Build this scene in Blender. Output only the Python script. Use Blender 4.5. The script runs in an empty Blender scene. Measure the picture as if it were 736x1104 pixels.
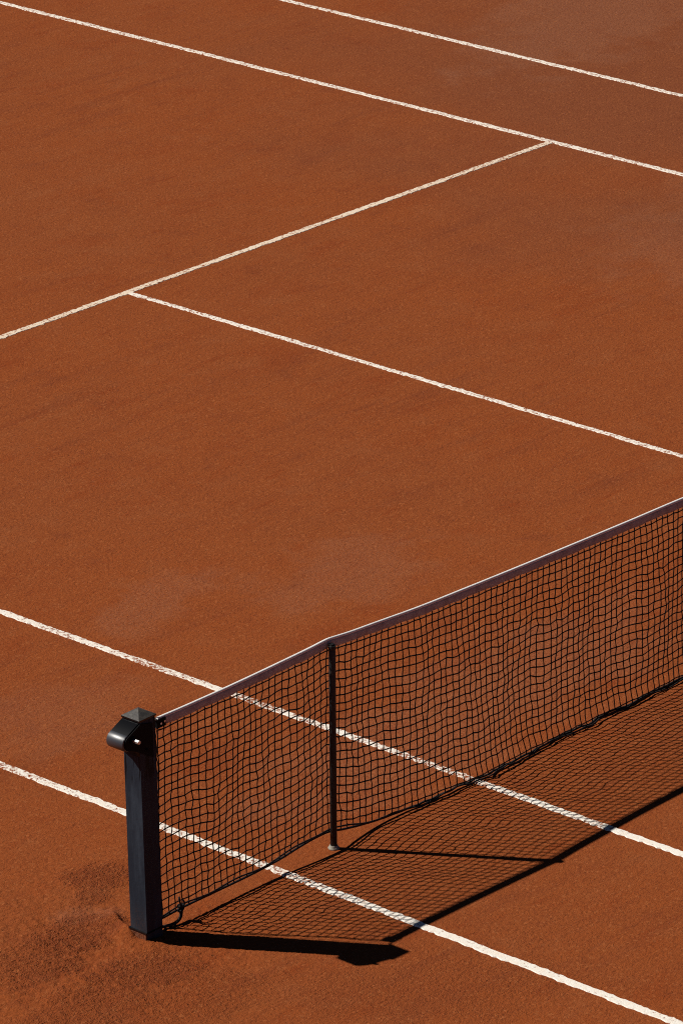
import bpy, bmesh, math, random
import numpy as np
from mathutils import Vector, Matrix
random.seed(7)
rng = np.random.default_rng(11)
R = math.radians
scene = bpy.context.scene
COL = scene.collection

# ------------------------------------------------------------------ helpers
def link(o, parent=None):
    COL.objects.link(o)
    if parent is not None:
        o.parent = parent
    return o

def mesh_obj(name, verts, faces, mat, parent=None, smooth=False, loc=None):
    me = bpy.data.meshes.new(name)
    me.from_pydata([tuple(v) for v in verts], [], [tuple(f) for f in faces])
    me.update()
    if smooth:
        me.shade_smooth()
    me.materials.append(mat)
    o = bpy.data.objects.new(name, me)
    link(o, parent)
    if loc is not None:
        o.location = loc
    return o

def bm_obj(name, bm, mat, parent=None, smooth=False):
    bmesh.ops.recalc_face_normals(bm, faces=bm.faces)
    me = bpy.data.meshes.new(name)
    bm.to_mesh(me); bm.free()
    if smooth:
        me.shade_smooth()
    me.materials.append(mat)
    return link(bpy.data.objects.new(name, me), parent)

def empty(name, loc, label, cat, group=None):
    o = bpy.data.objects.new(name, None)
    COL.objects.link(o)
    o.empty_display_size = .1
    o.location = loc
    o['label'] = label; o['category'] = cat
    if group: o['group'] = group
    return o

def tag(o, label, cat, group=None):
    o['label'] = label; o['category'] = cat
    if group: o['group'] = group
    return o

class Tubes:
    """collects many tubes along polylines"""
    def __init__(self): self.v = []; self.f = []
    def add(self, pts, r, n=5, cap=True):
        pts = np.asarray(pts, float); m = len(pts)
        rr = np.full(m, r) if np.isscalar(r) else np.asarray(r, float)
        t = np.gradient(pts, axis=0); t /= np.linalg.norm(t, axis=1)[:, None] + 1e-12
        up = np.array([0, 1, 0.]) if abs(t[:, 1]).mean() < .8 else np.array([1., 0, 0])
        a = np.cross(t, up); a /= np.linalg.norm(a, axis=1)[:, None] + 1e-12
        b = np.cross(t, a)
        base = len(self.v)
        for k in range(m):
            for q in range(n):
                an = 2*math.pi*q/n
                self.v.append(pts[k] + rr[k]*(math.cos(an)*a[k] + math.sin(an)*b[k]))
        for k in range(m-1):
            for q in range(n):
                q2 = (q+1) % n
                self.f.append((base+k*n+q, base+k*n+q2, base+(k+1)*n+q2, base+(k+1)*n+q))
        if cap:
            self.f.append(tuple(base+q for q in range(n))[::-1])
            self.f.append(tuple(base+(m-1)*n+q for q in range(n)))
    def build(self, name, mat, parent=None):
        return mesh_obj(name, self.v, self.f, mat, parent, smooth=True)

def extrude_poly(bm, poly, y0, y1):
    """closed profile in x,z extruded along y"""
    a = [bm.verts.new((x, y0, z)) for x, z in poly]
    b = [bm.verts.new((x, y1, z)) for x, z in poly]
    bm.faces.new(a); bm.faces.new(b[::-1])
    n = len(poly)
    for i in range(n):
        j = (i+1) % n
        bm.faces.new((a[i], b[i], b[j], a[j]))

def bevel(bm, w, seg=2, ang=30):
    es = [e for e in bm.edges if len(e.link_faces) == 2 and e.calc_face_angle(0) > R(ang)]
    bmesh.ops.bevel(bm, geom=es, offset=w, segments=seg, affect='EDGES', profile=.5)

def box(bm, x0, x1, y0, y1, z0, z1):
    extrude_poly(bm, [(x0, z0), (x1, z0), (x1, z1), (x0, z1)], y0, y1)

def disc_prism(bm, c, axis, r, h, n=24, r2=None):
    """cylinder from c along axis (unit) of length h"""
    ax = Vector(axis).normalized()
    q = ax.to_track_quat('Z', 'Y').to_matrix().to_4x4()
    M = Matrix.Translation(Vector(c) + ax*h/2) @ q
    bmesh.ops.create_cone(bm, cap_ends=True, segments=n, radius1=r, radius2=r if r2 is None else r2, depth=h, matrix=M)

# ------------------------------------------------------------------ materials
def new_mat(name):
    m = bpy.data.materials.new(name); m.use_nodes = True
    nt = m.node_tree; b = nt.nodes['Principled BSDF']
    return m, nt, b

class NB:
    def __init__(self, nt): self.nt = nt
    def n(self, t, **kw):
        x = self.nt.nodes.new(t)
        for k, v in kw.items(): setattr(x, k, v)
        return x
    def l(self, a, b): self.nt.links.new(a, b)
    def val(self, sock, v):
        if hasattr(v, 'is_linked') or isinstance(v, bpy.types.NodeSocket): self.l(v, sock)
        else: sock.default_value = v
    def math(self, op, a, b=None, clamp=False):
        x = self.n('ShaderNodeMath', operation=op, use_clamp=clamp)
        self.val(x.inputs[0], a)
        if b is not None: self.val(x.inputs[1], b)
        return x.outputs[0]
    def pos(self):
        return self.n('ShaderNodeNewGeometry').outputs['Position']
    def mapping(self, vec, scale=(1, 1, 1), rotz=0, loc=(0, 0, 0)):
        x = self.n('ShaderNodeMapping'); self.l(vec, x.inputs['Vector'])
        x.inputs['Scale'].default_value = scale; x.inputs['Rotation'].default_value = (0, 0, rotz)
        x.inputs['Location'].default_value = loc
        return x.outputs[0]
    def noise(self, vec, scale, detail=3, rough=.55, dist=0.):
        x = self.n('ShaderNodeTexNoise'); self.l(vec, x.inputs['Vector'])
        x.inputs['Scale'].default_value = scale; x.inputs['Detail'].default_value = detail
        x.inputs['Roughness'].default_value = rough; x.inputs['Distortion'].default_value = dist
        return x.outputs['Fac']
    def ramp(self, fac, lo, hi, a=0., b=1.):
        x = self.n('ShaderNodeMapRange', interpolation_type='SMOOTHSTEP')
        self.l(fac, x.inputs[0])
        for i, v in enumerate((lo, hi, a, b)): x.inputs[1+i].default_value = v
        return x.outputs[0]
    def mix(self, f, a, b):
        x = self.n('ShaderNodeMix', data_type='RGBA')
        self.val(x.inputs[0], f)
        for s, v in ((x.inputs[6], a), (x.inputs[7], b)):
            if isinstance(v, tuple): s.default_value = (*v, 1)
            else: self.l(v, s)
        return x.outputs[2]
    def patch(self, P, c, r, rot=0., warp=None):
        """soft elliptical colour patch fixed at a place on the court, 1 in its middle"""
        s = self.n('ShaderNodeVectorMath', operation='SUBTRACT'); self.l(P, s.inputs[0]); s.inputs[1].default_value = (c[0], c[1], 0)
        m = self.mapping(s.outputs[0], (1, 1, 0), -rot)
        d = self.n('ShaderNodeVectorMath', operation='DIVIDE'); self.l(m, d.inputs[0]); d.inputs[1].default_value = (r[0], r[1], 1)
        ln = self.n('ShaderNodeVectorMath', operation='LENGTH'); self.l(d.outputs[0], ln.inputs[0])
        v = ln.outputs['Value']
        if warp is not None: v = self.math('ADD', v, warp)
        return self.ramp(v, .45, 1.1, 1., 0.)

CLAY = (.258, .0595, .0125)
CLAY_PALE = (.262, .078, .025)
CLAY_DEEP = (.180, .041, .0125)

def clay_colour(k, P):
    """returns the colour and the trodden-ness mask of the clay"""
    big = k.noise(P, .55, 4, .6)
    mid = k.noise(P, 3.1, 5, .62)
    streak = k.noise(k.mapping(P, (.55, 5.5, 1), R(9)), 1.0, 6, .66, .5)
    streak2 = k.noise(k.mapping(P, (1.6, 17., 1), R(-4)), 1.0, 4, .6, .3)
    grain = k.noise(P, 42, 2, .9)
    grit = k.n('ShaderNodeTexVoronoi'); k.l(k.mapping(P, (1, 1, 1), R(20)), grit.inputs['Vector']); grit.inputs['Scale'].default_value = 85
    gsep = k.n('ShaderNodeSeparateColor'); k.l(grit.outputs['Color'], gsep.inputs[0])
    speck = k.noise(k.mapping(P, (1, 1, 1), 0, (3, 7, 2)), 85, 2, .7)
    c = k.mix(k.ramp(big, .3, .7, 0, .55), CLAY, (.238, .0610, .0160))
    zone = k.ramp(k.noise(P, .42, 4, .65), .36, .62, .22, 1.)
    c = k.mix(k.math('MULTIPLY', zone, k.ramp(streak, .50, .72, 0, .62)), c, CLAY_DEEP)
    c = k.mix(k.math('MULTIPLY', zone, k.ramp(streak2, .55, .74, 0, .45)), c, CLAY_DEEP)
    c = k.mix(k.ramp(streak, .44, .24, 0, .30), c, CLAY_PALE)
    dash = k.noise(k.mapping(P, (2.6, 9.5, 1), R(6), (5, 3, 0)), 1.0, 4, .68, .25)
    c = k.mix(k.ramp(dash, .56, .74, 0, .75), c, (.215, .0400, .0070))
    blot = k.noise(k.mapping(P, (1., 1.7, 1), R(4), (9, 1, 0)), 1.5, 4, .6)
    c = k.mix(k.ramp(blot, .52, .70, 0, .55), c, (.228, .0440, .0080))
    darker = k.patch(P, (13.2, 6.6), (6.2, 4.2), R(25), k.math('MULTIPLY', k.math('SUBTRACT', k.noise(P, .5, 4, .6), .5), 1.2))  # broad area of deeper, greyer tone at the far side
    c = k.mix(k.math('MULTIPLY', darker, .85), c, (.196, .056, .0205))
    c = k.mix(k.ramp(mid, .50, .76, 0, .42), c, CLAY_PALE)
    c = k.mix(k.ramp(mid, .46, .24, 0, .55), c, CLAY_DEEP)
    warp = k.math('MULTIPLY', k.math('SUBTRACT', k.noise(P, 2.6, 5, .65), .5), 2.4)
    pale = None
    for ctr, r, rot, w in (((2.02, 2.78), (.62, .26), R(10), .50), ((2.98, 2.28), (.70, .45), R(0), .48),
                           ((12.2, 8.1), (2.0, .8), R(15), .6), ((.6, 2.1), (.6, .5), 0., .35), ((-.90, .43), (.20, .11), R(-35), .45),  # last patch paints the sunlit face of the clay lip paler
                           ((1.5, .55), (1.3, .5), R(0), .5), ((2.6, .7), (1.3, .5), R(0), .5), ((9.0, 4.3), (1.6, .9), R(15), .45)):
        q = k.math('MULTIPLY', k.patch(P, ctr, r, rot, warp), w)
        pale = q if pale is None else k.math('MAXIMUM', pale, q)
    dusty = k.math('MULTIPLY', pale, k.ramp(k.noise(P, 55, 3, .9), .30, .66))  # dust patches plus the lip's sunlit face painted pale
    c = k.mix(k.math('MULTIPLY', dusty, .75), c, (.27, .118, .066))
    # trodden, damp, crumbly clay round the foot of the post
    tread = None
    for ctr, r, rot, w in (((-.60, .66), (.22, .16), R(20), .9), ((-.74, .55), (.16, .12), R(20), .8), ((-1.08, .30), (.34, .20), R(-25), 1.), ((-1.38, .24), (.36, .24), R(10), .75),
                           ((-1.16, -.17), (.40, .22), R(-15), .95), ((-1.52, -.30), (.5, .3), 0., .7), ((-1.20, -.55), (.5, .26), R(-20), .45), ((-.45, -1.25), (.9, .4), R(-30), .3)):
        q = k.math('MULTIPLY', k.patch(P, ctr, r, rot, warp), w)
        tread = q if tread is None else k.math('MAXIMUM', tread, q)
    c = k.mix(k.math('MULTIPLY', tread, k.ramp(k.noise(P, 34, 3, .9), .36, .62, .22, .72)), c, (.155, .033, .010))
    # single pale and dark grains of brick dust
    near_soft = k.ramp(speck, .58, .74, 0, .34)
    c = k.mix(near_soft, c, (.33, .115, .042))
    c = k.mix(k.ramp(gsep.outputs[0], .60, 1., 0, .31), c, (.115, .022, .006))
    c = k.mix(k.ramp(gsep.outputs[1], .84, 1., 0, .32), c, (.40, .135, .045))
    c = k.mix(k.ramp(grain, .44, .26, 0, .6), c, (.125, .026, .008))
    return c, tread

def make_clay():
    m, nt, b = new_mat('brick_clay'); k = NB(nt); P = k.pos()
    c, tread = clay_colour(k, P)
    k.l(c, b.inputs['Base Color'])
    b.inputs['Roughness'].default_value = .95
    b.inputs['Specular IOR Level'].default_value = .12
    h1 = k.noise(P, 62, 2, .85)
    h2 = k.noise(P, 42, 4, .7)
    h3 = k.noise(k.mapping(P, (2, 14, 1), R(9)), 1.5, 4, .6)
    amp = k.math('ADD', k.math('MULTIPLY', tread, 1.3), .75)
    h = k.math('ADD', k.math('MULTIPLY', h1, .0085), k.math('MULTIPLY', h2, .0060))
    h = k.math('ADD', k.math('MULTIPLY', h, amp), k.math('MULTIPLY', h3, .0025))
    bp = k.n('ShaderNodeBump'); bp.inputs['Strength'].default_value = 1.; bp.inputs['Distance'].default_value = 1.
    k.l(h, bp.inputs['Height']); k.l(bp.outputs[0], b.inputs['Normal'])
    return m

def make_line(name, white, cover, seed, along):
    """white line strip, partly dusted over with brick clay; cover = how much is buried"""
    m, nt, b = new_mat(name); k = NB(nt); P = k.pos()
    clay = CLAY
    Po = k.mapping(P, (1, 1, 1), 0, (seed, seed*.7, 0))
    chips = k.noise(Po, 60, 3, .9)
    big = k.noise(Po, 1.7, 4, .65)
    weave = k.noise(k.mapping(Po, (60, 22, 1) if along == 'y' else (22, 60, 1), R(25)), 1, 2, .6)
    th = k.ramp(big, .34, .68, .5-.10*cover-.055, .5+.09*cover-.055)       # local threshold
    sepp = k.n('ShaderNodeSeparateXYZ'); k.l(P, sepp.inputs[0])
    if along == 'y':
        th = k.math('ADD', th, k.ramp(sepp.outputs[1], -1.9, .5, -.055, .010))
    f = k.math('SUBTRACT', k.math('ADD', k.math('MULTIPLY', chips, .75), k.math('MULTIPLY', weave, .25)), th)
    f = k.ramp(f, -.03, .045)
    tint = k.mix(k.ramp(k.noise(Po, 30, 3, .6), .4, .7, 0, .55), white, tuple(w*c for w, c in zip(white, (.97, .86, .76))))
    k.l(k.mix(f, clay, tint), b.inputs['Base Color'])
    b.inputs['Roughness'].default_value = .8; b.inputs['Specular IOR Level'].default_value = .2
    bp = k.n('ShaderNodeBump'); bp.inputs['Distance'].default_value = .003
    k.l(chips, bp.inputs['Height']); k.l(bp.outputs[0], b.inputs['Normal'])
    return m

def simple(name, col, rough=.5, metal=0., spec=.5, noise=None, bump=None):
    """noise = (scale, colour2, lo, hi)"""
    m, nt, b = new_mat(name); k = NB(nt)
    P = k.n('ShaderNodeTexCoord').outputs['Object']
    b.inputs['Base Color'].default_value = (*col, 1)
    b.inputs['Roughness'].default_value = rough; b.inputs['Metallic'].default_value = metal
    b.inputs['Specular IOR Level'].default_value = spec
    if noise:
        s, c2, lo, hi = noise
        f = k.ramp(k.noise(P, s, 5, .7), lo, hi)
        k.l(k.mix(f, col, c2), b.inputs['Base Color'])
        k.l(k.ramp(k.noise(P, s*1.7, 4, .6), .3, .7, max(rough-.12, .05), min(rough+.2, 1)), b.inputs['Roughness'])
    if bump:
        bp = k.n('ShaderNodeBump'); bp.inputs['Distance'].default_value = bump[1]
        k.l(k.noise(P, bump[0], 3, .6), bp.inputs['Height']); k.l(bp.outputs[0], b.inputs['Normal'])
    return m

def make_post_paint():
    m, nt, b = new_mat('post_paint'); k = NB(nt)
    P = k.n('ShaderNodeTexCoord').outputs['Object']
    sep = k.n('ShaderNodeSeparateXYZ'); k.l(P, sep.inputs[0])
    wear = k.noise(k.mapping(P, (14, 14, 3)), 1, 5, .7)
    scr = k.noise(k.mapping(P, (50, 50, 9), .3), 1, 4, .75, .6)
    c = k.mix(k.ramp(wear, .4, .7), (.020, .027, .039), (.036, .047, .064))
    c = k.mix(k.ramp(scr, .70, .74, 0, .8), c, (.09, .09, .09))
    dark_streaks = k.ramp(k.noise(k.mapping(P, (75, 75, 4)), 1, 3, .6), .52, .60, 0, .9)  # narrow upright streaks on the shaft below the winder housing
    high = k.ramp(k.math('ADD', sep.outputs[2], k.math('MULTIPLY', k.noise(k.mapping(P, (80, 80, 1)), 1, 2, .6), .16)), .86, .92)
    c = k.mix(k.math('MULTIPLY', dark_streaks, high), c, (.004, .004, .005))
    low = k.ramp(k.math('ADD', sep.outputs[2], k.math('MULTIPLY', k.math('SUBTRACT', wear, .5), .25)), .02, .20, .40, 0)
    c = k.mix(k.math('MULTIPLY', low, k.ramp(k.noise(P, 130, 4, .8), .35, .7)), c, (.11, .055, .035))
    k.l(c, b.inputs['Base Color'])
    k.l(k.ramp(wear, .3, .7, .38, .6), b.inputs['Roughness'])
    b.inputs['Specular IOR Level'].default_value = .10
    bp = k.n('ShaderNodeBump'); bp.inputs['Distance'].default_value = .0012
    k.l(k.noise(P, 45, 3, .6), bp.inputs['Height']); k.l(bp.outputs[0], b.inputs['Normal'])
    return m

M_CLAY = make_clay()
M_POST = make_post_paint()
M_GLOSS = simple('gloss_black', (.0045, .0048, .006), .2, 0, .5, (9, (.007, .007, .008), .4, .7))
M_PLATE = simple('matt_black', (.004, .004, .005), .6, 0, .08)
M_LID = simple('lid_black', (.003, .003, .004), .22, 0, .25)
M_DRUM = simple('drum_paint', (.030, .033, .041), .42, 0, 1.)
M_CAP = simple('cap_grey', (.046, .043, .041), .5, 0, .3, (40, (.085, .074, .062), .4, .7), (120, .001))
M_STEEL = simple('bright_steel', (.8, .8, .78), .45, 1., .5, (60, (.62, .61, .6), .4, .6))
M_CABLE = simple('coated_cable', (.30, .28, .26), .45, 0, .5, (90, (.18, .16, .15), .4, .7))
M_TWINE = simple('net_twine', (.010, .006, .005), .8, 0, .2, (25, (.018, .010, .008), .4, .7))
M_ROPE = simple('dark_rope', (.014, .013, .014), .75, 0, .3, (70, (.035, .03, .028), .45, .65), (300, .002))
M_BAND_SHADED = simple('headband_shade_grey', (.47, .42, .40), .85, 0, .2, (22, (.35, .30, .28), .4, .68), (160, .001))  # sides of the white tape, their shade put into this grey
M_WHITE = simple('lit_tape_top', (.84, .81, .78), .7, 0, .3, (28, (.74, .69, .64), .5, .75), (200, .001))  # same tape's sunlit top, left white; also used for the stitching
M_STICK = simple('stick_paint', (.010, .010, .011), .42, 0, .4, (40, (.022, .02, .018), .5, .7))
M_FOOT = simple('foot_plastic', (.33, .31, .25), .6, 0, .4, (45, (.24, .13, .085), .45, .65))
M_SLEEVE = simple('clayed_concrete', (.21, .085, .045), .95, 0, .15, (35, (.17, .05, .02), .38, .6), (90, .006))

# ------------------------------------------------------------------ ground
PX, PY = -.880, .047                      # post centre at ground level
def ground_grid():
    def axis(lo, hi, step, far):
        a = list(np.arange(lo, hi+1e-6, step)); s = step; x = hi
        while x < far: s *= 1.16; x += s; a.append(x)
        s = step; x = lo
        while x > -far: s *= 1.16; x -= s; a.insert(0, x)
        return np.array(a)
    xs = axis(-2.1, .2, .011, 160); ys = axis(-1.1, 1.2, .011, 160)
    X, Y = np.meshgrid(xs, ys, indexing='ij')
    Z = np.zeros_like(X)
    d = np.hypot(X-PX, Y-PY)
    # heaped clay against the post's sleeve, with a shallow trodden ring round it
    ang = np.arctan2(Y-PY, X-PX)
    heap = .020*np.exp(-((d-.085)/.060)**2)*(.55+.45*np.cos(ang-R(150)))*(1+.25*np.sin(3*ang+1))
    Z += heap
    ring = -.010*np.exp(-((d-.33)/.16)**2)*(.5+.5*np.cos(ang-R(160)))
    Z += ring
    # lifted lip of clay running back from the sleeve
    A = np.array([-.735, .40]); B = np.array([-.925, .115]); D = (B-A)/np.linalg.norm(B-A)
    u = ((X-A[0])*D[0]+(Y-A[1])*D[1])/np.linalg.norm(B-A)
    sd = (X-A[0])*D[1]-(Y-A[1])*D[0]-.02*np.sin(np.clip(u, 0, 1)*math.pi)
    sd = -sd if ((-1.1-A[0])*D[1]-(.3-A[1])*D[0]) < 0 else sd
    wl = np.clip(u/.45, 0, 1)**1.5*np.clip((1.25-u)/.25, 0, 1)
    Z += wl*.030*np.where(sd > 0, np.exp(-sd/.075), np.exp(sd/.014))
    # footprints and scuffs
    fall = np.exp(-(((X+1.25)/.75)**2+((Y-.15)/.75)**2))
    def field(sc, n, seed):
        r = np.random.default_rng(seed); F = np.zeros_like(X)
        for _ in range(n):
            a = r.uniform(0, 2*math.pi); f = sc*r.uniform(.6, 1.6)
            F += np.sin((X*math.cos(a)+Y*math.sin(a))*f*2*math.pi+r.uniform(0, 6.28))
        return F/math.sqrt(n)
    inner = ((X > -2.1) & (X < .2) & (Y > -1.1) & (Y < 1.2))
    edge = np.clip(np.minimum.reduce([X+2.1, .2-X, Y+1.1, 1.2-Y])/.3, 0, 1)*inner
    Z += edge*fall*(.0030*field(5, 12, 3)+.0022*field(13, 16, 4)+.0014*field(26, 20, 5))
    Z += edge*rng.normal(0, .0011, X.shape)*(.4+fall)
    # keep the clay below the line strips
    off = np.minimum(abs(X-.02), 9)
    Z = np.where(off < .06, np.minimum(Z, .0005), Z)
    nx, ny = X.shape
    v = np.stack([X, Y, Z], -1).reshape(-1, 3)
    i = np.arange(nx*ny).reshape(nx, ny)
    f = np.stack([i[:-1, :-1], i[1:, :-1], i[1:, 1:], i[:-1, 1:]], -1).reshape(-1, 4)
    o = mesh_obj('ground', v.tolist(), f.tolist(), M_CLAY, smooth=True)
    o['kind'] = 'structure'
ground_grid()

# ------------------------------------------------------------------ court lines (strips lying in the clay)
def strip(name, axis, c, a0, a1, w, mat, label, z=.004, seed=0):
    r = np.random.default_rng(seed); n = max(2, int((a1-a0)/.018))
    t = np.linspace(a0, a1, n)
    def jag(): 
        j = r.normal(0, .0027, n); j2 = np.convolve(r.normal(0, .004, n), np.ones(9)/9, 'same'); return j+j2*1.2
    lo = c-w/2+jag(); hi = c+w/2+jag()
    v = []; f = []
    for i in range(n):
        ring = [(lo[i]-.004, -.004), (lo[i]+.003, z), (hi[i]-.003, z), (hi[i]+.004, -.004)]
        for q, zz in ring:
            v.append((q, t[i], zz) if axis == 'x' else (t[i], q, zz))
    for i in range(n-1):
        for q in range(3):
            f.append((4*i+q, 4*i+q+1, 4*i+q+5, 4*i+q+4) if axis == 'y' else (4*i+q, 4*i+q+4, 4*i+q+5, 4*i+q+1))
    o = mesh_obj(name, v, f, mat)
    return tag(o, label, 'court line', 'white lines of the clay court')

W1 = (.87, .82, .74); W2 = (.80, .68, .54); W3 = (.86, .80, .71)
strip('court_line', 'x', .019, -11.9, 11.9, .051, make_line('line_paint_bright', W1, .40, 1.3, 'y'),
      'broad bright white sideline passing behind the net post, nearest to the camera', seed=1)
strip('court_line', 'x', 1.392, -11.9, 11.9, .046, make_line('line_paint_chipped', W1, .62, 4.1, 'y'),
      'chipped white sideline that crosses under the net just beyond the thin black stick', seed=2)
strip('court_line', 'x', 5.502, -6.36, 6.335, .042, make_line('line_paint_centre', W1, .22, 8.7, 'y'),
      'white centre line starting at the middle of the creamy cross line', z=.0035, seed=3)
strip('court_line', 'y', 6.358, 1.42, 9.535, .052, make_line('line_paint_cream', W2, .30, 12.2, 'x'),
      'creamy dusty service line running crosswise and joining two other lines', z=.003, seed=4)
strip('court_line', 'x', 9.560, -11.9, 11.9, .049, make_line('line_paint_far', W3, .05, 15.9, 'y'),
      'long white sideline that meets the end of the creamy cross line', seed=5)
strip('court_line', 'x', 10.950, -11.9, 11.9, .047, make_line('line_paint_outer', W3, .10, 21.5, 'y'),
      'white outermost sideline in the top right corner, farthest from the net post', seed=6)

# ------------------------------------------------------------------ net post
post = empty('net_post', (PX, PY, 0), 'black square steel net post with pyramid cap and side winder', 'net post')
LEAN = -R(1.05)
post.rotation_euler = (0, LEAN, 0)
hw = .0510
bm = bmesh.new(); box(bm, -hw, hw, -hw, hw, -.25, 1.098); bevel(bm, .004, 2)
bm_obj('shaft', bm, M_POST, post)
# pyramid cap with a thin rim
bm = bmesh.new()
q = hw+.0045
box(bm, -q, q, -q, q, 1.0985, 1.106)
bm_obj('cap_rim', bm, M_GLOSS, None).parent = post
bm = bmesh.new()
vs = [bm.verts.new(p) for p in ((-q, -q, 1.1065), (q, -q, 1.1065), (q, q, 1.1065), (-q, q, 1.1065))]
ap = bm.verts.new((0, 0, 1.137))
bm.faces.new(vs[::-1])
for i in range(4): bm.faces.new((vs[i], vs[(i+1) % 4], ap))
bevel(bm, .0015, 1, 20)
cap = bm_obj('cap', bm, M_CAP, post)
# winder housing: sloped lid, rounded drum end, tapering back into the post
def drum_profile():
    cx, cz, r = -.118, 1.020, .040
    a0, a1 = R(128), R(262)
    pts = [(-hw+.001, 1.096)]
    for i in range(15):
        a = a0+(a1-a0)*i/14
        pts.append((cx+r*math.cos(a), cz+r*math.sin(a)))
    pts += [(-.085, .965), (-hw+.001, .925)]
    return pts
bm = bmesh.new(); extrude_poly(bm, drum_profile(), -hw+.001, hw-.001); bevel(bm, .0025, 2, 35)
house = bm_obj('winder_housing', bm, M_LID, post)
for f in house.data.polygons: f.use_smooth = True
house.data.set_sharp_from_angle(angle=R(35))
bm = bmesh.new(); disc_prism(bm, (-.119, hw-.0005, 1.0195), (0, -1, 0), .0405, 2*hw-.001, 48); bevel(bm, .003, 2, 40)
drum = bm_obj('winder_drum', bm, M_DRUM, post)
for f in drum.data.polygons: f.use_smooth = True
drum.data.set_sharp_from_angle(angle=R(35))
# side plate on the camera-facing side carries the winding spindle
bm = bmesh.new()
prof = [(x*.93-.003, (z-1.02)*.93+1.02) for x, z in drum_profile()]
prof = prof[:-1] + [(.03, .90), (.03, 1.07)]
extrude_poly(bm, prof, -hw-.006, -hw-.0005); bevel(bm, .0015, 1)
plate = bm_obj('winder_plate', bm, M_PLATE, post)
bm = bmesh.new(); disc_prism(bm, (-.098, -hw-.006, 1.030), (0, -1, 0), .019, .006, 24); bevel(bm, .002, 2)
bm_obj('spindle_boss', bm, M_PLATE, plate)
bm = bmesh.new(); disc_prism(bm, (-.098, -hw-.0125, 1.030), (0, -1, 0), .0105, .033, 6); bevel(bm, .0012, 1)
bm_obj('winding_spindle', bm, M_STEEL, plate)
bm = bmesh.new(); disc_prism(bm, (-.012, -hw-.0065, .955), (0, -1, 0), .006, .004, 16); bevel(bm, .001, 1)
bm_obj('bolt', bm, M_PLATE, plate)
# ground sleeve: square socket caked in clay, with a dark rim round the shaft
bm = bmesh.new(); box(bm, -hw-.006, hw-.003, -hw+.003, hw+.006, -.2, .044); bevel(bm, .006, 3)
bmesh.ops.subdivide_edges(bm, edges=[e for e in bm.edges if e.calc_length() > .05], cuts=3, use_grid_fill=True)
sl = bm_obj('ground_sleeve', bm, M_SLEEVE, post, False)
bm = bmesh.new(); box(bm, -hw-.0075, hw+.002, -hw-.002, hw+.0075, .0445, .0525); bevel(bm, .003, 2)
bm_obj('sleeve_rim', bm, M_GLOSS, sl)

# ------------------------------------------------------------------ net
NX0, NX1 = -.780, 7.6
def curve(pts):
    xs, zs = np.array(pts, float).T
    def f(x):
        # smooth monotone-ish (Catmull-Rom through the points)
        x = np.asarray(x, float); i = np.clip(np.searchsorted(xs, x)-1, 0, len(xs)-2)
        h = xs[i+1]-xs[i]; t = np.clip((x-xs[i])/h, 0, 1)
        d = np.diff(zs)/np.diff(xs)
        m = np.concatenate([[d[0]], (d[:-1]+d[1:])/2, [d[-1]]])
        m = np.where(np.concatenate([[False], d[:-1]*d[1:] < 0, [False]]), 0, m)
        return (2*t**3-3*t**2+1)*zs[i]+(t**3-2*t**2+t)*h*m[i]+(-2*t**3+3*t**2)*zs[i+1]+(t**3-t**2)*h*m[i+1]
    return f
top_z = curve([(-.80, 1.046), (-.58, 1.044), (-.28, 1.046), (.03, 1.053), (.25, 1.060), (.372, 1.066), (.42, 1.062), (.52, 1.053), (.70, 1.043), (1.0, 1.026), (1.34, 1.016), (1.75, 1.006), (2.17, .998), (2.60, .991), (3.02, .986), (4.2, .945), (5.486, .914), (6.8, .945), (7.7, .965)])
bot_z = curve([(-.80, .048), (-.60, .054), (-.24, .052), (.02, .060), (.27, .083), (.36, .082), (.45, .062), (.62, .032), (.80, .014), (1.1, .010), (8, .010)])
bot_y = curve([(-.80, .055), (.40, .060), (.80, .058), (1.10, .038), (1.43, .024), (1.80, .038), (2.17, .050), (2.60, .045), (3.04, .058), (3.8, .04), (4.6, .06), (5.5, .06), (8, .05)])
NY = .060

def field2(sx, sz, n, seed):
    r = np.random.default_rng(seed)
    fx = sx*r.normal(1, .45, n); fz = sz*r.normal(0, 1., n); ph = r.uniform(0, 6.28, n)
    return lambda x, z: sum(np.sin(2*math.pi*(fx[i]*x+fz[i]*z)+ph[i]) for i in range(n))/math.sqrt(n)
Fy1, Fy2 = field2(1.1, .5, 7, 1), field2(3.2, 1.3, 9, 2)
Fx1, Fz1 = field2(1.4, .8, 8, 3), field2(2.2, .7, 9, 4)
Fx2, Fz2 = field2(5.5, 3.5, 12, 5), field2(5., 3., 12, 6)
MESH = .0435
ncol = int((NX1-NX0)/MESH)+1
nrow = 24
colx = NX0+.012+np.arange(ncol)*MESH
gx, gz, gy = (np.zeros((ncol, nrow)) for _ in range(3))
tz_row = np.concatenate([[0.], (np.arange(1, nrow)-.55)/(nrow-1-.55)])      # first row hangs a half mesh under the band
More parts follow.
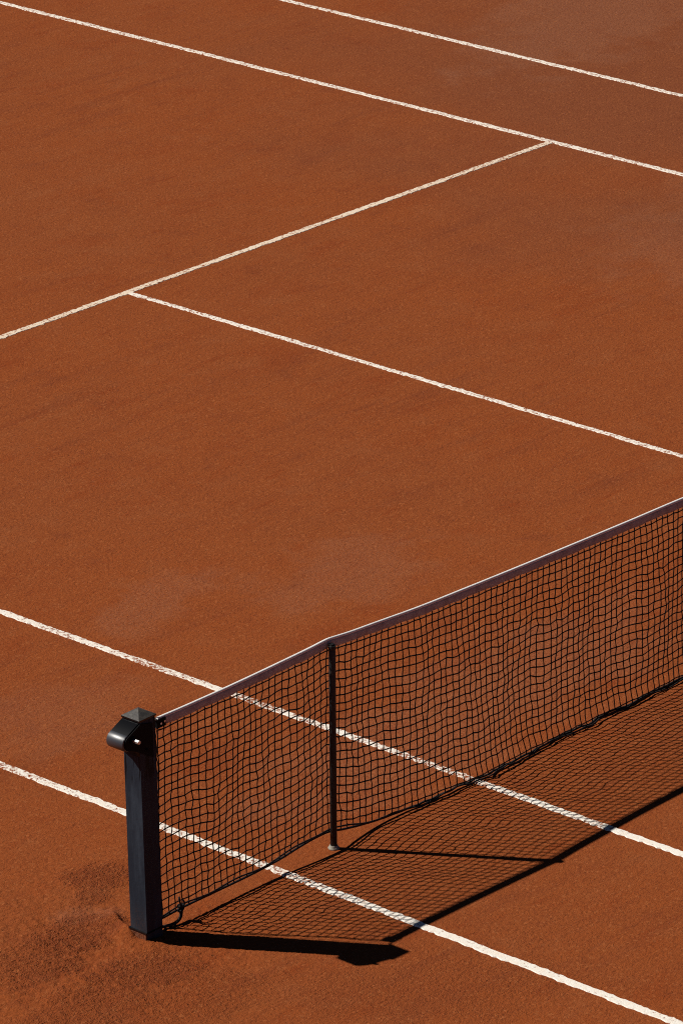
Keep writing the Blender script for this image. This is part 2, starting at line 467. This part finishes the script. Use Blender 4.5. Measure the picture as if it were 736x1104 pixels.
for j in range(nrow):
    t = tz_row[j]
    zt = top_z(colx)-.047; zb = bot_z(colx)
    z = zt*(1-t)+zb*t
    env = math.sin(math.pi*min(1, t*1.02))**.7 if t > 0 else 0
    x = colx.copy(); y = NY*(1-t)+bot_y(colx)*t
    x0 = colx; tt = t*np.ones_like(colx)
    bell = np.exp(-np.abs(x0-.372)/.16)
    z = z+env*.022*bell
    endx = np.clip((x0-NX0)/.25, 0, 1)
    y = y+env*(.012*Fy1(x0, tt)+.005*Fy2(x0, tt))*(1-.75*bell)*endx + .018*bell*env
    x = x+(.35+.65*env)*endx*(.0045*Fx1(x0, tt)+.0030*Fx2(x0, tt))*(t > 0)
    z = z+env*(.0065*Fz1(x0, tt)+.0034*Fz2(x0, tt))
    # slack strands sway sideways towards the foot, drawn to the stick on its left
    x = x+.016*env*np.sin(x0*2.1+1.)*t
    x = x+.020*t**4*np.clip((x0-.5)/.6, 0, 1)
    x = x+rng.normal(0, .0028, ncol)*(t > 0); z = z+rng.normal(0, .0022, ncol)*(0 < t < 1)
    gx[:, j], gy[:, j], gz[:, j] = x, y, z
# the lowest meshes bunch up where the net touches the clay
for i in range(ncol):
    s = float(np.clip((colx[i]-.75)/.5, 0, 1))
    if s > 0:
        gz[i, -2] = gz[i, -1]*.2+gz[i, -2]*.8-.012*s
        gy[i, -1] += rng.normal(0, .006)*s; gz[i, -1] += abs(rng.normal(0, .004))*s
        gy[i, -2] -= .010*s
gz = np.maximum(gz, .006)

net = empty('tennis_net', (NX0, NY, 0), 'black knotted tennis net with white headband, shaded sides painted grey, stretched from the square post', 'tennis net')
net_parts = []
def densify(p):
    p = np.asarray(p); m = len(p)
    # Catmull-Rom, two pieces per mesh
    P0 = np.vstack([p[:1], p[:-1]]); P3 = np.vstack([p[2:], p[-1:]])
    mid = .5625*(p[:-1]+p[1:])-.0625*(P0[:-1]+P3)
    out = np.empty((2*m-1, 3)); out[0::2] = p; out[1::2] = mid
    return out
tw = Tubes()
TR = .0036
for j in range(1, nrow):
    tw.add(densify(np.stack([gx[:, j], gy[:, j], gz[:, j]], 1)), TR, 4)
for i in range(ncol):
    pts = np.stack([gx[i], gy[i], gz[i]], 1)
    pts[0, 2] += .006
    d = densify(pts); d[1::2, 0] += rng.normal(0, .0012, len(d)//2)
    tw.add(d, TR, 4)
# knots
for i in range(ncol):
    for j in range(1, nrow-1):
        c = np.array([gx[i, j], gy[i, j], gz[i, j]])
        tw.add([c+(-.0040, 0, -.0034), c+(-.0012, 0, -.001), c+(.0012, 0, .001), c+(.0045, 0, .0038)], [.0014, .0040, .0040, .0014], 5, False)
o = tw.build('mesh', M_TWINE, net); net_parts.append(o)
# selvage cord up the post side: two cords twisted round each other with loops
tw = Tubes()
zz = np.linspace(.05, 1.0, 90)
edge_x = np.interp(zz, gz[0, ::-1], gx[0, ::-1])
for ph in (0, math.pi):
    xx = edge_x-.012+.0050*np.sin(zz*34+ph)+.004*np.sin(zz*11)
    yy = NY+.0040*np.cos(zz*34+ph)
    tw.add(np.stack([xx, yy, zz], 1), .0026, 5)
net_parts.append(tw.build('selvage_cord', M_ROPE, net))
# bottom rope: thick line plus a looser second cord
tw = Tubes()
bx = np.arange(NX0-.005, NX1-.05, .02)
by = np.interp(bx, gx[:, -1], gy[:, -1]); bz = np.interp(bx, gx[:, -1], gz[:, -1])
s = np.clip((bx-.5)/.6, 0, 1)
tw.add(np.stack([bx, by, np.maximum(bz, .007)], 1), .0060, 6)
tw.add(np.stack([bx, by-.004-s*(.014+.006*np.sin(bx*9.)), np.maximum(bz+.006*np.sin(bx*17)+.010*(1-s)+.004, .006)], 1), .0044, 5)
net_parts.append(tw.build('bottom_rope', M_ROPE, net))

# headband: folded strip over the cable, hollow tent section
def band(x0, x1, sec, name, mat, step=.02, smooth=True):
    xs = np.arange(x0, x1, step); v = []; f = []; n = len(sec)
    for x in xs:
        w = .0012*math.sin(x*23)+.0010*math.sin(x*51+1)
        for (y, z) in sec(x) if callable(sec) else sec:
            v.append((x, NY+y+(w if z < -.02 else 0), float(top_z(x))+z+(w*.8 if z < -.02 else 0)))
    for i in range(len(xs)-1):
        for q in range(n):
            q2 = (q+1) % n
            f.append((i*n+q, (i+1)*n+q, (i+1)*n+q2, i*n+q2))
    f.append(tuple(range(n))[::-1]); f.append(tuple((len(xs)-1)*n+q for q in range(n)))
    return mesh_obj(name, v, f, mat, net, smooth)
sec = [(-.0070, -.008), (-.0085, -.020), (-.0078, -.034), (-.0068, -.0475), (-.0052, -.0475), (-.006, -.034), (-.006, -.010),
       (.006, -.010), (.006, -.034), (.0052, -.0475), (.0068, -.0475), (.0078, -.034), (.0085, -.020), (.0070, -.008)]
hb = band(-.772, NX1, sec, 'headband', M_BAND_SHADED); net_parts.append(hb)
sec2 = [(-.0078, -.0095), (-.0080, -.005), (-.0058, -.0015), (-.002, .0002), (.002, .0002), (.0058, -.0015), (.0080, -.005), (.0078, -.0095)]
bb = band(-.772, NX1, sec2, 'lit_tape_top', M_WHITE); bb.parent = hb  # lit top of the tape, split off as a lighter strip
# stitches along the band's lower edge
tw = Tubes()
for x in np.arange(-.74, NX1, MESH/2):
    zt = float(top_z(x))
    tw.add([(x, NY-.0082, zt-.0445), (x+.011, NY-.0084, zt-.0455)], .0012, 4)
st = tw.build('stitching', M_WHITE, net); st.parent = hb
# cable from the band to the post, with clamp and eyelet on the band's end
ex = -.772; zc = float(top_z(ex))-.012
tw = Tubes(); tw.add([(PX+hw-.022, NY-.01, 1.047), (-.80, NY-.002, 1.041), (-.772, NY, zc), (-.70, NY, zc)], .0050, 8)
net_parts.append(tw.build('net_cable', M_CABLE, net))
bm = bmesh.new(); box(bm, ex-.010, ex+.046, NY-.013, NY+.013, zc-.038, zc+.004); bevel(bm, .004, 2)
cl = bm_obj('end_clamp', bm, M_PLATE, net); net_parts.append(cl)
bm = bmesh.new()
for dx, dz in ((.012, -.018), (.036, -.014)): disc_prism(bm, (ex+dx, NY-.013, zc+dz), (0, -1, 0), .0055, .004, 14)
rv = bm_obj('rivets', bm, M_STEEL, net); rv.parent = cl
# white lacing cord hanging along the post
tw = Tubes()
zz = np.linspace(.30, 1.03, 60)
tw.add(np.stack([-.803+.0035*np.sin(zz*20)+(1.03-zz)*.010, NY-.012+0*zz, zz], 1), .0016, 5)
net_parts.append(tw.build('lacing_cord', M_CABLE, net))
# tie that draws the bottom corner of the net to the post's foot
tw = Tubes()
tie = np.array([(-.655, .045, .062), (-.668, .034, .040), (-.690, .026, .022), (-.725, .028, .012), (-.770, .040, .012), (-.815, .050, .020), (-.835, .052, .030)])
tie = densify(densify(tie)); tw.add(tie, .0080, 8)
k0 = np.array([-.662, .042, .068])
a = np.linspace(0, 4*math.pi, 40)
tw.add(np.stack([k0[0]+.013*np.cos(a), k0[1]+.010*np.sin(a), k0[2]+.012*np.sin(a*.5)+.004*np.cos(a)], 1), .0065, 6)
tw.add(densify(np.array([k0, k0+(-.012, -.012, .022), k0+(-.022, -.014, .046), k0+(-.020, -.010, .064)])), .0048, 6)
tw.add(densify(np.array([k0, k0+(.008, -.014, .014), k0+(.004, -.018, .034), k0+(-.004, -.016, .044)])), .0044, 6)
net_parts.append(tw.build('corner_tie', M_ROPE, net))
for o in net_parts:
    o.matrix_parent_inverse = Matrix.Translation((-NX0, -NY, 0))

# ------------------------------------------------------------------ singles stick
SX, SY = .372, .036
stick = empty('singles_stick', (SX, SY, 0), 'thin round black prop stick holding up the net beyond the square post', 'net stick')
bm = bmesh.new(); disc_prism(bm, (0, 0, .012), (0, 0, 1), .0165, 1.024, 24); bevel(bm, .002, 2, 40)
bm_obj('pole', bm, M_STICK, stick, False).data.shade_smooth()
bm = bmesh.new(); disc_prism(bm, (0, 0, 1.020), (0, 0, 1), .0180, .020, 24); bevel(bm, .002, 2, 40)
box(bm, -.012, .012, -.006, .016, 1.0395, 1.046)
hd = bm_obj('cable_fork', bm, M_STICK, stick)
bm = bmesh.new(); disc_prism(bm, (0, 0, 0), (0, 0, 1), .028, .008, 28, .026); bevel(bm, .002, 2, 40)
disc_prism(bm, (0, 0, .0082), (0, 0, 1), .023, .010, 24, .019)
bm_obj('foot', bm, M_FOOT, stick)
stick.rotation_euler = (R(.4), R(-.3), 0)

# ------------------------------------------------------------------ light
SUN = Vector((-.570, .857, 1.0)).normalized()
el = math.asin(SUN.z); rot = math.atan2(SUN.x, SUN.y)
ld = bpy.data.lights.new('Sun', 'SUN'); ld.energy = 5.0; ld.angle = R(.5); ld.color = (1, .955, .88)
lo = bpy.data.objects.new('Sun', ld); COL.objects.link(lo)
lo.rotation_euler = (-SUN).to_track_quat('-Z', 'Y').to_euler(); lo.location = (-6, 9, 12)
w = bpy.data.worlds.new('World'); scene.world = w; w.use_nodes = True
nt = w.node_tree; bg = nt.nodes['Background']
sky = nt.nodes.new('ShaderNodeTexSky'); sky.sky_type = 'NISHITA'; sky.sun_disc = False
sky.sun_elevation = el; sky.sun_rotation = rot; sky.altitude = 3000; sky.air_density = .3; sky.dust_density = 0.
nt.links.new(sky.outputs[0], bg.inputs[0]); bg.inputs[1].default_value = .05

# ------------------------------------------------------------------ camera
cd = bpy.data.cameras.new('Camera'); cam = bpy.data.objects.new('Camera', cd); COL.objects.link(cam)
Rm = Matrix(((.668173994, .277084879, -.690483515), (-.743960809, .238708074, -.624132014), (-.008113553, .930721454, .365638818)))
cam.matrix_world = Matrix.Translation((-16.10695629, -14.92736974, 10.44356661)) @ Rm.to_4x4()
cd.sensor_fit = 'VERTICAL'; cd.sensor_height = 36; cd.sensor_width = 24; cd.lens = 36*5622.777/1104
cd.clip_start = .5; cd.clip_end = 600
scene.camera = cam
vs = scene.view_settings
vs.view_transform = 'Standard'; vs.look = 'None'; vs.exposure = 0.; vs.gamma = 1; vs.use_curve_mapping = False
scene.cycles.max_bounces = 6
scene.cycles.use_denoising = False
scene.cycles.caustics_reflective = False; scene.cycles.caustics_refractive = False
scene.cycles.sample_clamp_indirect = 1.; scene.cycles.sample_clamp_direct = 4.
scene.cycles.filter_width = 1.05
